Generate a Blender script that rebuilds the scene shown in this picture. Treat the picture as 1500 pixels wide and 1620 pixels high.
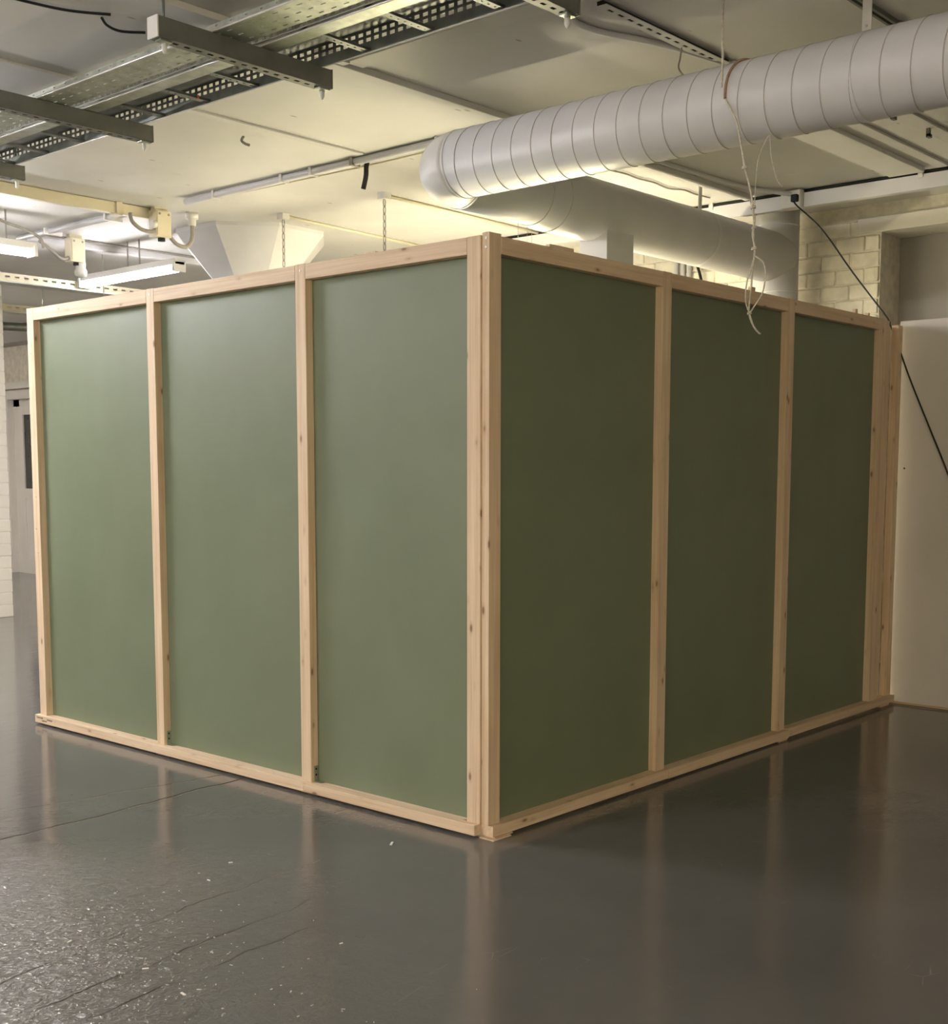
import bpy, bmesh, math, random
from mathutils import Vector, Matrix
random.seed(7)
S = bpy.context.scene
COL = S.collection
for o in list(bpy.data.objects):
    bpy.data.objects.remove(o, do_unlink=True)

# ------------------------------------------------------------------ camera
cam_d = bpy.data.cameras.new('camera')
cam = bpy.data.objects.new('camera', cam_d); COL.objects.link(cam)
F_PX, CY_PX = 1968.9, 941.36
PITCH, YAW, ROLL = math.radians(-5.8237), 0.7247, math.radians(0.0438)
fw = Vector((math.cos(YAW)*math.cos(PITCH), math.sin(YAW)*math.cos(PITCH), math.sin(PITCH)))
rt = Vector((math.sin(YAW), -math.cos(YAW), 0)); up = rt.cross(fw)
rt, up = rt*math.cos(ROLL)+up*math.sin(ROLL), up*math.cos(ROLL)-rt*math.sin(ROLL)
cam.matrix_world = Matrix(((rt.x, up.x, -fw.x, -3.7939), (rt.y, up.y, -fw.y, -3.2854), (rt.z, up.z, -fw.z, 1.5196), (0, 0, 0, 1)))
cam_d.sensor_fit = 'HORIZONTAL'; cam_d.sensor_width = 36.0
cam_d.lens = F_PX/1500*36.0
cam_d.shift_y = (CY_PX-810)/1500
cam_d.clip_start = 0.05; cam_d.clip_end = 100
S.camera = cam

# ------------------------------------------------------------------ world, exposure
W = bpy.data.worlds.new('world'); S.world = W; W.use_nodes = True
W.node_tree.nodes['Background'].inputs[0].default_value = (0.9, 0.88, 0.85, 1)
W.node_tree.nodes['Background'].inputs[1].default_value = 0.02
S.view_settings.view_transform = 'Standard'
try: S.view_settings.look = 'None'
except Exception: pass
S.view_settings.gamma = 1.0
S.view_settings.use_curve_mapping = False
S.view_settings.exposure = 0.0
S.cycles.max_bounces = 7; S.cycles.diffuse_bounces = 5; S.cycles.glossy_bounces = 3; S.cycles.transmission_bounces = 2
E_NEAR = 50.0       # the two small tube lamps in view at far left
E_ADDED = 400.0      # stronger lamps added outside the picture for more light
E_BOX = 265.0        # strength of the warm tubes hung inside the enclosure
C_HALL = (1.0, 0.97, 0.975)
C_BOX = (1.0, 0.88, 0.58)
C_ADDED_REAR = (1.0, 0.84, 0.58)
E_ADDED_REAR = 700.0  # warm lamp added behind the camera to lift the right wall

FZ = -0.012         # floor level (the plates sit on thin packers)
ZC = 3.5            # ceiling level

# ------------------------------------------------------------------ materials
def mat(name):
    m = bpy.data.materials.new(name); m.use_nodes = True
    nt = m.node_tree; b = nt.nodes['Principled BSDF']
    return m, nt, b
def N(nt, t, **kw):
    n = nt.nodes.new(t)
    for k, v in kw.items():
        if k.startswith('i_'):
            key = k[2:]
            n.inputs[int(key) if key.isdigit() else key].default_value = v
        else: setattr(n, k, v)
    return n
def L(nt, a, b): nt.links.new(a, b)
def ramp(nt, stops):
    r = nt.nodes.new('ShaderNodeValToRGB'); e = r.color_ramp.elements
    while len(e) < len(stops): e.new(0.5)
    for el, (p, c) in zip(e, stops):
        el.position = p; el.color = c if len(c) == 4 else (*c, 1)
    return r
def coords(nt, kind='Object', scale=(1, 1, 1), rnd=False):
    tc = N(nt, 'ShaderNodeTexCoord'); src = tc.outputs[kind]
    if rnd:
        oi = N(nt, 'ShaderNodeObjectInfo')
        mu = N(nt, 'ShaderNodeVectorMath', operation='SCALE'); cx = N(nt, 'ShaderNodeCombineXYZ', i_0=31.0, i_1=17.0, i_2=53.0)
        L(nt, cx.outputs[0], mu.inputs[0]); L(nt, oi.outputs['Random'], mu.inputs['Scale'])
        ad = N(nt, 'ShaderNodeVectorMath', operation='ADD'); L(nt, src, ad.inputs[0]); L(nt, mu.outputs[0], ad.inputs[1]); src = ad.outputs[0]
    mp = N(nt, 'ShaderNodeMapping'); mp.inputs['Scale'].default_value = scale
    L(nt, src, mp.inputs[0]); return mp.outputs[0]
def plain(name, col, rough=0.5, metal=0.0, var=0.12, vscale=6.0, bump=0.0, bscale=60.0, kind='Object', rnd=False):
    m, nt, b = mat(name)
    co = coords(nt, kind, rnd=rnd)
    n = N(nt, 'ShaderNodeTexNoise'); n.inputs['Scale'].default_value = vscale; n.inputs['Detail'].default_value = 5
    L(nt, co, n.inputs['Vector'])
    lo = tuple(c*(1-var) for c in col); hi = tuple(min(1, c*(1+var)) for c in col)
    r = ramp(nt, [(0.3, lo), (0.7, hi)]); L(nt, n.outputs['Fac'], r.inputs[0]); L(nt, r.outputs[0], b.inputs['Base Color'])
    b.inputs['Roughness'].default_value = rough; b.inputs['Metallic'].default_value = metal
    if bump:
        n2 = N(nt, 'ShaderNodeTexNoise'); n2.inputs['Scale'].default_value = bscale; n2.inputs['Detail'].default_value = 4
        L(nt, co, n2.inputs['Vector'])
        bp = N(nt, 'ShaderNodeBump'); bp.inputs['Strength'].default_value = bump; bp.inputs['Distance'].default_value = 0.004
        L(nt, n2.outputs['Fac'], bp.inputs['Height']); L(nt, bp.outputs[0], b.inputs['Normal'])
    return m
def emit(name, col, strength):
    m, nt, b = mat(name)
    b.inputs['Base Color'].default_value = (0.8, 0.8, 0.8, 1)
    b.inputs['Emission Color'].default_value = (*col, 1); b.inputs['Emission Strength'].default_value = strength
    return m
def mix(nt, fac, a, b_, mode='MIX'):
    x = N(nt, 'ShaderNodeMix', data_type='RGBA', blend_type=mode)
    for sock, v in ((x.inputs[0], fac), (x.inputs[6], a), (x.inputs[7], b_)):
        if hasattr(v, 'is_linked') or hasattr(v, 'links'): L(nt, v, sock)
        else: sock.default_value = v if not isinstance(v, tuple) else (*v, 1)[:4]
    return x.outputs[2]
def wood_mat():
    m, nt, b = mat('pine')
    co = coords(nt, 'Object', (1, 1, 1), rnd=True)
    def mp(s):
        x = N(nt, 'ShaderNodeMapping'); x.inputs['Scale'].default_value = s; L(nt, co, x.inputs[0]); return x.outputs[0]
    n1 = N(nt, 'ShaderNodeTexNoise'); n1.inputs['Scale'].default_value = 1; n1.inputs['Detail'].default_value = 4; L(nt, mp((40, 40, 1.3)), n1.inputs['Vector'])
    n2 = N(nt, 'ShaderNodeTexNoise'); n2.inputs['Scale'].default_value = 1; n2.inputs['Detail'].default_value = 3; n2.inputs['Distortion'].default_value = 0.6; L(nt, mp((190, 190, 3.0)), n2.inputs['Vector'])
    n3 = N(nt, 'ShaderNodeTexNoise'); n3.inputs['Scale'].default_value = 1; n3.inputs['Detail'].default_value = 2; L(nt, mp((5, 5, 1.6)), n3.inputs['Vector'])
    base = ramp(nt, [(0.25, (0.58, 0.43, 0.28)), (0.5, (0.69, 0.55, 0.39)), (0.8, (0.76, 0.63, 0.465))]); L(nt, n1.outputs['Fac'], base.inputs[0])
    g = ramp(nt, [(0.3, (0.86, 0.82, 0.76)), (0.6, (1, 1, 1))]); L(nt, n2.outputs['Fac'], g.inputs[0])
    c = mix(nt, 0.8, base.outputs[0], g.outputs[0], 'MULTIPLY')
    p = ramp(nt, [(0.3, (0.92, 0.88, 0.86)), (0.7, (1.0, 1.0, 1.0))]); L(nt, n3.outputs['Fac'], p.inputs[0])
    c = mix(nt, 0.9, c, p.outputs[0], 'MULTIPLY')
    # knots
    v = N(nt, 'ShaderNodeTexVoronoi'); v.inputs['Scale'].default_value = 1; L(nt, mp((15, 15, 6.0)), v.inputs['Vector'])
    k = ramp(nt, [(0.0, (1, 1, 1)), (0.08, (0.8, 0.8, 0.8)), (0.125, (0.22, 0.22, 0.22)), (0.23, (0, 0, 0))]); L(nt, v.outputs['Distance'], k.inputs[0])
    c = mix(nt, k.outputs[0], c, (0.20, 0.105, 0.045))
    L(nt, c, b.inputs['Base Color'])
    b.inputs['Roughness'].default_value = 0.62
    bp = N(nt, 'ShaderNodeBump'); bp.inputs['Strength'].default_value = 0.25; bp.inputs['Distance'].default_value = 0.002
    L(nt, n2.outputs['Fac'], bp.inputs['Height']); L(nt, bp.outputs[0], b.inputs['Normal'])
    return m
def green_mat():
    m, nt, b = mat('green_painted_board')
    co = coords(nt, 'Object', rnd=True)
    n = N(nt, 'ShaderNodeTexNoise'); n.inputs['Scale'].default_value = 1.8; n.inputs['Detail'].default_value = 6; n.inputs['Roughness'].default_value = 0.6; L(nt, co, n.inputs['Vector'])
    r = ramp(nt, [(0.3, (0.134, 0.160, 0.096)), (0.7, (0.156, 0.184, 0.115))]); L(nt, n.outputs['Fac'], r.inputs[0]); L(nt, r.outputs[0], b.inputs['Base Color'])
    mp = N(nt, 'ShaderNodeMapping'); mp.inputs['Scale'].default_value = (9, 9, 1.0); L(nt, co, mp.inputs[0])
    n2 = N(nt, 'ShaderNodeTexNoise'); n2.inputs['Scale'].default_value = 1.0; n2.inputs['Detail'].default_value = 3; L(nt, mp.outputs[0], n2.inputs['Vector'])
    rr = N(nt, 'ShaderNodeMapRange'); rr.inputs['To Min'].default_value = 0.42; rr.inputs['To Max'].default_value = 0.56; L(nt, n2.outputs['Fac'], rr.inputs['Value']); L(nt, rr.outputs[0], b.inputs['Roughness'])
    n3 = N(nt, 'ShaderNodeTexNoise'); n3.inputs['Scale'].default_value = 220; n3.inputs['Detail'].default_value = 2; L(nt, co, n3.inputs['Vector'])
    bp = N(nt, 'ShaderNodeBump'); bp.inputs['Strength'].default_value = 0.12; bp.inputs['Distance'].default_value = 0.001
    L(nt, n3.outputs['Fac'], bp.inputs['Height']); L(nt, bp.outputs[0], b.inputs['Normal'])
    return m
def floor_mat():
    m, nt, b = mat('grey_floor_paint')
    co = coords(nt, 'Object')
    def noise(scale, det=4, dist=0.0, vec=None, rough=0.55):
        n = N(nt, 'ShaderNodeTexNoise'); n.inputs['Scale'].default_value = scale; n.inputs['Detail'].default_value = det
        n.inputs['Distortion'].default_value = dist; n.inputs['Roughness'].default_value = rough
        L(nt, vec or co, n.inputs['Vector']); return n.outputs['Fac']
    big = noise(0.7, 5)
    r = ramp(nt, [(0.3, (0.098, 0.095, 0.091)), (0.72, (0.135, 0.130, 0.125))]); L(nt, big, r.inputs[0])
    # mask of the badly worn, lumpy screed (patches)
    sx = N(nt, 'ShaderNodeSeparateXYZ'); L(nt, co, sx.inputs[0])
    def math_(op, a, b_=None):
        n = N(nt, 'ShaderNodeMath', operation=op)
        for i, v in enumerate((a, b_)):
            if v is None: continue
            if isinstance(v, (int, float)): n.inputs[i].default_value = v
            else: L(nt, v, n.inputs[i])
        return n.outputs[0]
    X, Y = sx.outputs[0], sx.outputs[1]
    # rough zone lies on the open side, x < -0.6 and y > -1
    dx = math_('MULTIPLY', math_('ADD', X, 2.0), 0.9); dy = math_('MULTIPLY', math_('SUBTRACT', Y, 0.15), 0.75)
    dist = math_('SQRT', math_('ADD', math_('MULTIPLY', dx, dx), math_('MULTIPLY', dy, dy)))
    zone = math_('ADD', math_('SUBTRACT', 1.35, dist), math_('MULTIPLY', math_('SUBTRACT', big, 0.5), 1.6))
    zr = N(nt, 'ShaderNodeMapRange'); zr.inputs['From Min'].default_value = 0.2; zr.inputs['From Max'].default_value = 1.25
    zr.inputs['To Min'].default_value = 0.02; zr.inputs['To Max'].default_value = 1.0; L(nt, zone, zr.inputs['Value']); zone = zr.outputs[0]
    # old joint / crack lines, wandering
    w = math_('MULTIPLY', math_('SUBTRACT', noise(2.2, 5), 0.5), 0.16)
    def crack(y0, slope, wid):
        d = math_('ABSOLUTE', math_('ADD', math_('SUBTRACT', Y, math_('ADD', math_('MULTIPLY', X, slope), y0)), w))
        n = N(nt, 'ShaderNodeMapRange'); n.inputs['From Min'].default_value = 0.0; n.inputs['From Max'].default_value = wid
        n.inputs['To Min'].default_value = 1.0; n.inputs['To Max'].default_value = 0.0; L(nt, d, n.inputs['Value']); return n.outputs[0]
    c1 = crack(1.585, 0.065, 0.010); c2 = crack(1.72, -0.15, 0.005)
    brk = ramp(nt, [(0.44, (0, 0, 0)), (0.52, (1, 1, 1))]); L(nt, noise(1.9, 3), brk.inputs[0])
    bz = math_('MULTIPLY', brk.outputs[0], zone)
    c3 = math_('MULTIPLY', crack(0.10, 0.10, 0.005), bz); c4 = math_('MULTIPLY', crack(-0.12, 0.07, 0.006), bz); c5 = math_('MULTIPLY', crack(0.42, 0.13, 0.004), bz)
    cr = math_('MAXIMUM', math_('MAXIMUM', c1, math_('MULTIPLY', c2, 0.5)), math_('MAXIMUM', c3, math_('MAXIMUM', c4, c5)))
    col = mix(nt, cr, r.outputs[0], (0.02, 0.019, 0.018))
    # fine pale scuffs
    v = N(nt, 'ShaderNodeTexVoronoi', feature='DISTANCE_TO_EDGE'); v.inputs['Scale'].default_value = 5
    mpv = N(nt, 'ShaderNodeMapping'); mpv.inputs['Scale'].default_value = (1.0, 2.2, 1); L(nt, co, mpv.inputs[0]); L(nt, mpv.outputs[0], v.inputs['Vector'])
    sc = ramp(nt, [(0.0, (1, 1, 1)), (0.012, (0, 0, 0))]); L(nt, v.outputs['Distance'], sc.inputs[0])
    scm = ramp(nt, [(0.60, (0, 0, 0)), (0.68, (1, 1, 1))]); L(nt, noise(3.1, 4), scm.inputs[0])
    col = mix(nt, math_('MULTIPLY', math_('MULTIPLY', sc.outputs[0], scm.outputs[0]), 0.35), col, (0.34, 0.33, 0.31))
    L(nt, col, b.inputs['Base Color'])
    rr = N(nt, 'ShaderNodeMapRange'); rr.inputs['To Min'].default_value = 0.08; rr.inputs['To Max'].default_value = 0.17; L(nt, noise(2.4, 5), rr.inputs['Value']); L(nt, rr.outputs[0], b.inputs['Roughness'])
    b.inputs['IOR'].default_value = 1.5
    # relief: trowel waves + lumps in the worn zone
    mpw = N(nt, 'ShaderNodeMapping'); mpw.inputs['Rotation'].default_value = (0, 0, 0.5); mpw.inputs['Scale'].default_value = (3.0, 9.0, 1); L(nt, co, mpw.inputs[0])
    waves = noise(1.0, 4, 0.8, mpw.outputs[0])
    lumps = noise(16, 4, 1.6); lumps2 = noise(42, 4, 1.4)
    vr = N(nt, 'ShaderNodeTexVoronoi', feature='SMOOTH_F1'); vr.inputs['Scale'].default_value = 34; L(nt, co, vr.inputs['Vector'])
    spl = ramp(nt, [(0.0, (1, 1, 1)), (0.22, (0, 0, 0))]); L(nt, vr.outputs['Distance'], spl.inputs[0])
    h = math_('ADD', math_('MULTIPLY', waves, 0.8), math_('MULTIPLY', noise(5, 3), 0.6))
    h2 = math_('MULTIPLY', math_('ADD', math_('MULTIPLY', lumps, 1.1), math_('ADD', math_('MULTIPLY', lumps2, 0.55), math_('MULTIPLY', spl.outputs[0], 0.5))), zone)
    h = math_('ADD', math_('MULTIPLY', h, math_('ADD', math_('MULTIPLY', zone, 0.9), 0.07)), h2)
    h = math_('SUBTRACT', h, math_('MULTIPLY', cr, 0.8))
    bp = N(nt, 'ShaderNodeBump'); bp.inputs['Strength'].default_value = 0.75; bp.inputs['Distance'].default_value = 0.012
    L(nt, h, bp.inputs['Height']); L(nt, bp.outputs[0], b.inputs['Normal'])
    return m
def ceiling_mat():
    m, nt, b = mat('ceiling_paint')
    co = coords(nt, 'Object')
    n = N(nt, 'ShaderNodeTexNoise'); n.inputs['Scale'].default_value = 1.1; n.inputs['Detail'].default_value = 6; L(nt, co, n.inputs['Vector'])
    r = ramp(nt, [(0.3, (0.58, 0.57, 0.555)), (0.7, (0.70, 0.69, 0.675))]); L(nt, n.outputs['Fac'], r.inputs[0])
    # chips and stains
    mpv = N(nt, 'ShaderNodeMapping'); mpv.inputs['Scale'].default_value = (2.2, 6.5, 1); L(nt, co, mpv.inputs[0])
    v = N(nt, 'ShaderNodeTexVoronoi'); v.inputs['Scale'].default_value = 1.0; L(nt, mpv.outputs[0], v.inputs['Vector'])
    k = ramp(nt, [(0.0, (1, 1, 1)), (0.045, (0.6, 0.6, 0.6)), (0.07, (0, 0, 0))]); L(nt, v.outputs['Distance'], k.inputs[0])
    c = mix(nt, k.outputs[0], r.outputs[0], (0.24, 0.20, 0.16))
    n4 = N(nt, 'ShaderNodeTexNoise'); n4.inputs['Scale'].default_value = 2.6; n4.inputs['Detail'].default_value = 8; n4.inputs['Roughness'].default_value = 0.7; L(nt, co, n4.inputs['Vector'])
    st = ramp(nt, [(0.62, (0, 0, 0)), (0.75, (1, 1, 1))]); L(nt, n4.outputs['Fac'], st.inputs[0])
    mx = N(nt, 'ShaderNodeMath', operation='MULTIPLY', i_1=0.35); L(nt, st.outputs[0], mx.inputs[0])
    c = mix(nt, mx.outputs[0], c, (0.46, 0.42, 0.36))
    L(nt, c, b.inputs['Base Color']); b.inputs['Roughness'].default_value = 0.6
    n5 = N(nt, 'ShaderNodeTexNoise'); n5.inputs['Scale'].default_value = 3; n5.inputs['Detail'].default_value = 7; L(nt, co, n5.inputs['Vector'])
    bp = N(nt, 'ShaderNodeBump'); bp.inputs['Strength'].default_value = 0.35; bp.inputs['Distance'].default_value = 0.015
    L(nt, n5.outputs['Fac'], bp.inputs['Height']); L(nt, bp.outputs[0], b.inputs['Normal'])
    return m

M = {}
M['pine'] = wood_mat(); M['green'] = green_mat(); M['floor'] = floor_mat(); M['ceil'] = ceiling_mat()
M['wall'] = plain('white_wall_paint', (0.66, 0.635, 0.59), 0.6, var=0.05, vscale=1.5, bump=0.2, bscale=20)
M['brick'] = plain('painted_brick', (0.70, 0.66, 0.57), 0.55, var=0.14, vscale=9, bump=0.7, bscale=22, rnd=True)
M['mortar'] = plain('painted_mortar', (0.68, 0.64, 0.55), 0.7, var=0.15, vscale=14, bump=0.6, bscale=40)
M['duct'] = plain('duct_white_paint', (0.68, 0.675, 0.70), 0.42, var=0.05, vscale=3, bump=0.1, bscale=30)
M['seam'] = plain('duct_seam', (0.5, 0.48, 0.46), 0.5, var=0.15, vscale=5)
M['board'] = plain('white_board', (0.66, 0.63, 0.60), 0.5, var=0.03, vscale=2)
M['grey'] = plain('grey_board', (0.36, 0.34, 0.32), 0.6, var=0.05, vscale=2)
M['galv'] = plain('galvanised_steel', (0.45, 0.48, 0.42), 0.38, 0.75, var=0.22, vscale=18)
M['galvdark'] = plain('aged_galvanised_steel', (0.20, 0.215, 0.205), 0.45, 0.6, var=0.2, vscale=14)
M['strut'] = plain('strut_channel_steel', (0.17, 0.175, 0.155), 0.5, 0.4, var=0.12, vscale=12)
M['bright'] = plain('bright_zinc', (0.82, 0.82, 0.80), 0.25, 0.35, var=0.1, vscale=12)
M['cream'] = plain('cream_plastic', (0.68, 0.62, 0.47), 0.45, var=0.05)
M['white'] = plain('white_plastic', (0.72, 0.71, 0.69), 0.4, var=0.04)
M['hose'] = plain('grey_flexible_conduit', (0.30, 0.275, 0.25), 0.5, var=0.1, vscale=30)
M['black'] = plain('black_rubber', (0.008, 0.008, 0.009), 0.65, var=0.1)
M['darkhole'] = plain('dark_void', (0.01, 0.01, 0.01), 0.8, var=0.1)
M['rope'] = plain('cotton_cord', (0.62, 0.58, 0.50), 0.85, var=0.2, vscale=80)
M['rust'] = plain('rust_stained_cord', (0.36, 0.24, 0.18), 0.85, var=0.25, vscale=40)
M['steel'] = plain('screw_steel', (0.62, 0.60, 0.56), 0.35, 0.8, var=0.1)
M['ink'] = plain('printed_ink', (0.09, 0.08, 0.075), 0.7, var=0.2)
M['paper'] = plain('pale_scrap', (0.78, 0.76, 0.72), 0.6, var=0.06)
M['glint_grit'] = plain('glint_splatter', (0.42, 0.41, 0.39), 0.12, var=0.3, vscale=30)  # pale gloss stands in for glints on the floor
M['glass'] = plain('dark_glass', (0.03, 0.032, 0.032), 0.12, var=0.2)
M['tube_hall'] = emit('added_lit_tube_cool', C_HALL, E_ADDED)
M['tube_near'] = emit('lit_tube_neutral', C_HALL, E_NEAR)
M['tube_far'] = emit('added_lit_tube_far', (1.0, 0.92, 0.80), 420.0)  # lamp added to brighten the far end of the hall
M['tube_rear'] = emit('added_lit_tube_rear', C_ADDED_REAR, E_ADDED_REAR)
M['tube_dim'] = emit('lit_tube_warm_dim', C_BOX, 85.0)
M['tube_mid'] = emit('lit_tube_warm_mid', C_BOX, 150.0)
M['tube_box'] = emit('lit_tube_warm', C_BOX, E_BOX)
M['red'] = plain('red_tape', (0.5, 0.05, 0.04), 0.5)

# ------------------------------------------------------------------ geometry helpers
class MB:
    def __init__(self): self.v = []; self.f = []; self.sm = []
    def quadbox(self, x0, x1, y0, y1, z0, z1, T=None):
        b = len(self.v)
        for z in (z0, z1):
            for x, y in ((x0, y0), (x1, y0), (x1, y1), (x0, y1)):
                p = Vector((x, y, z)); self.v.append(tuple(T @ p) if T else tuple(p))
        for q in ((3, 2, 1, 0), (4, 5, 6, 7), (0, 1, 5, 4), (1, 2, 6, 5), (2, 3, 7, 6), (3, 0, 4, 7)):
            self.f.append(tuple(b+i for i in q)); self.sm.append(False)
        return self
    def tube(self, pts, r, n=10, cap=True, smooth=True):
        pts = [Vector(p) for p in pts]
        rs = r if isinstance(r, (list, tuple)) else [r]*len(pts)
        base = len(self.v); prev = None
        for i, p in enumerate(pts):
            t = (pts[min(i+1, len(pts)-1)]-pts[max(i-1, 0)]).normalized()
            if prev is None:
                a = Vector((0, 0, 1)) if abs(t.z) < 0.9 else Vector((1, 0, 0))
                u = t.cross(a).normalized()
            else:
                u = (prev - t*prev.dot(t)).normalized()
            prev = u; w = t.cross(u)
            for k in range(n):
                a = 2*math.pi*k/n
                self.v.append(tuple(p + (u*math.cos(a)+w*math.sin(a))*rs[i]))
        for i in range(len(pts)-1):
            for k in range(n):
                a = base+i*n+k; b = base+i*n+(k+1) % n
                self.f.append((a, b, b+n, a+n)); self.sm.append(smooth)
        if cap:
            self.f.append(tuple(base+k for k in range(n))[::-1]); self.sm.append(False)
            e = base+(len(pts)-1)*n
            self.f.append(tuple(e+k for k in range(n))); self.sm.append(False)
        return self
    def lathe(self, prof, n=24, c=(0, 0), rot=0.0, smooth=True):
        base = len(self.v)
        for r, z in prof:
            for k in range(n):
                a = 2*math.pi*k/n+rot
                self.v.append((c[0]+r*math.cos(a), c[1]+r*math.sin(a), z))
        for i in range(len(prof)-1):
            for k in range(n):
                a = base+i*n+k; b = base+i*n+(k+1) % n
                self.f.append((a, b, b+n, a+n)); self.sm.append(smooth)
        self.f.append(tuple(base+k for k in range(n))[::-1]); self.sm.append(False)
        e = base+(len(prof)-1)*n
        self.f.append(tuple(e+k for k in range(n))); self.sm.append(False)
        return self
    def perforated(self, L0, L1, W0, W1, holes_l, rows, mapf, th):
        """sheet with rectangular openings; holes_l = list of (a,b) along, rows = list of (c,d) across"""
        ls = sorted({L0, L1, *[q for h in holes_l for q in h]}); ws = sorted({W0, W1, *[q for h in rows for q in h]})
        def hole(i, j):
            lm = (ls[i]+ls[i+1])/2; wm = (ws[j]+ws[j+1])/2
            return any(a < lm < b for a, b in holes_l) and any(c < wm < d for c, d in rows)
        nl, nw = len(ls), len(ws)
        base = len(self.v)
        for s in (0, 1):
            for a in ls:
                for w in ws: self.v.append(tuple(mapf(a, w, s*th)))
        idx = lambda s, i, j: base+s*nl*nw+i*nw+j
        solid = lambda i, j: 0 <= i < nl-1 and 0 <= j < nw-1 and not hole(i, j)
        for i in range(nl-1):
            for j in range(nw-1):
                if not solid(i, j): continue
                for s in (0, 1):
                    q = [idx(s, i, j), idx(s, i+1, j), idx(s, i+1, j+1), idx(s, i, j+1)]
                    self.f.append(tuple(q if s else q[::-1])); self.sm.append(False)
                for (di, dj, e) in ((-1, 0, ((i, j+1), (i, j))), (1, 0, ((i+1, j), (i+1, j+1))), (0, -1, ((i, j), (i+1, j))), (0, 1, ((i+1, j+1), (i, j+1)))):
                    if not solid(i+di, j+dj):
                        (a, b), (c, d) = e
                        self.f.append((idx(0, a, b), idx(0, c, d), idx(1, c, d), idx(1, a, b))); self.sm.append(False)
        return self
    def mesh(self, name):
        me = bpy.data.meshes.new(name); me.from_pydata(self.v, [], self.f); me.update()
        bm = bmesh.new(); bm.from_mesh(me); bmesh.ops.recalc_face_normals(bm, faces=bm.faces); bm.to_mesh(me); bm.free()
        me.polygons.foreach_set('use_smooth', self.sm); me.update()
        return me
    def build(self, name, m, parent=None, off=None):
        me = self.mesh(name); return link(name, me, m, parent, off)
def link(name, me, m, parent=None, off=None):
    o = bpy.data.objects.new(name, me); COL.objects.link(o)
    if m is not None and len(me.materials) == 0: me.materials.append(M[m] if isinstance(m, str) else m)
    if parent is not None:
        o.parent = parent; wl = world_loc(parent)
        o.location = (Vector(off) if off is not None else Vector((0, 0, 0))) - wl
    elif off is not None: o.location = off
    return o
def world_loc(o):
    p = Vector(o.location)
    while o.parent: o = o.parent; p = p+Vector(o.location)
    return p
def empty(name, loc, label, cat, group=None):
    o = bpy.data.objects.new(name, None); COL.objects.link(o); o.location = loc; o.empty_display_size = 0.1
    return tag(o, label, cat, group)
def tag(o, label=None, cat=None, group=None, kind=None):
    if label: o['label'] = label
    if cat: o['category'] = cat
    if group: o['group'] = group
    if kind: o['kind'] = kind
    return o
def struct(o, label=None):
    o['kind'] = 'structure'
    if label: o['label'] = label
    return o
def box_at(name, m, parent, x0, x1, y0, y1, z0, z1, bev=0.0):
    c = Vector(((x0+x1)/2, (y0+y1)/2, (z0+z1)/2)); d = (x1-x0, y1-y0, z1-z0)
    me = bpy.data.meshes.new(name); bm = bmesh.new(); bmesh.ops.create_cube(bm, size=1.0)
    for v in bm.verts: v.co = Vector((v.co.x*d[0], v.co.y*d[1], v.co.z*d[2]))
    if bev: bmesh.ops.bevel(bm, geom=list(bm.edges), offset=bev, segments=2, affect='EDGES', profile=0.6)
    bm.to_mesh(me); bm.free()
    return link(name, me, m, parent, c)
def timber(name, parent, x0, x1, y0, y1, z0, z1, bev=0.0025, m='pine', seed=None):
    """a sawn batten: local Z runs along its length so the grain follows it"""
    d = [x1-x0, y1-y0, z1-z0]; ax = d.index(max(d))
    c = Vector(((x0+x1)/2, (y0+y1)/2, (z0+z1)/2))
    if ax == 2: R = Matrix.Identity(3); loc = (d[0], d[1], d[2])
    elif ax == 0: R = Matrix.Rotation(math.pi/2, 3, 'Y'); loc = (d[2], d[1], d[0])
    else: R = Matrix.Rotation(-math.pi/2, 3, 'X'); loc = (d[0], d[2], d[1])
    me = bpy.data.meshes.new(name); bm = bmesh.new(); bmesh.ops.create_cube(bm, size=1.0)
    for v in bm.verts: v.co = Vector((v.co.x*loc[0], v.co.y*loc[1], v.co.z*loc[2]))
    bmesh.ops.bevel(bm, geom=list(bm.edges), offset=bev, segments=2, affect='EDGES', profile=0.6)
    bm.to_mesh(me); bm.free()
    o = link(name, me, m, parent, c); o.rotation_euler = R.to_euler()
    return o
def smooth_path(pts, sub=6):
    pts = [Vector(p) for p in pts]; out = []
    for i in range(len(pts)-1):
        p0 = pts[max(i-1, 0)]; p1 = pts[i]; p2 = pts[i+1]; p3 = pts[min(i+2, len(pts)-1)]
        for k in range(sub):
            t = k/sub
            out.append(0.5*((2*p1)+(p2-p0)*t+(2*p0-5*p1+4*p2-p3)*t*t+(3*p1-p0-3*p2+p3)*t**3))
    out.append(pts[-1]); return out
def copy_tree(o, parent=None):
    c = o.copy(); COL.objects.link(c); c.parent = parent
    for ch in list(o.children): copy_tree(ch, c)
    return c

# ================================================================== SETTING
RX0, RX1, RY0, RY1 = -8.0, 5.4, -7.0, 15.5
struct(box_at('floor', 'floor', None, RX0, RX1+0.6, RY0, RY1, FZ-0.2, FZ), 'glossy dark grey painted concrete floor')
bpy.data.objects['floor'].location.z = 0
fl = bpy.data.objects['floor']
for v in fl.data.vertices: v.co += Vector(((RX0+RX1+0.6)/2, (RY0+RY1)/2, FZ-0.1))
fl.location = (0, 0, 0)
ce = struct(box_at('ceiling', 'ceil', None, RX0, RX1+0.6, RY0, RY1, ZC, ZC+0.2), 'off-white painted concrete ceiling')
struct(box_at('wall_front', 'wall', None, RX0-0.2, RX0, RY0, RY1, FZ, ZC))
struct(box_at('wall_left', 'wall', None, RX0, RX1+0.6, RY1, RY1+0.2, FZ, ZC))
struct(box_at('wall_right', 'wall', None, RX0, RX1+0.6, RY0-0.2, RY0, FZ, ZC))
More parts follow.
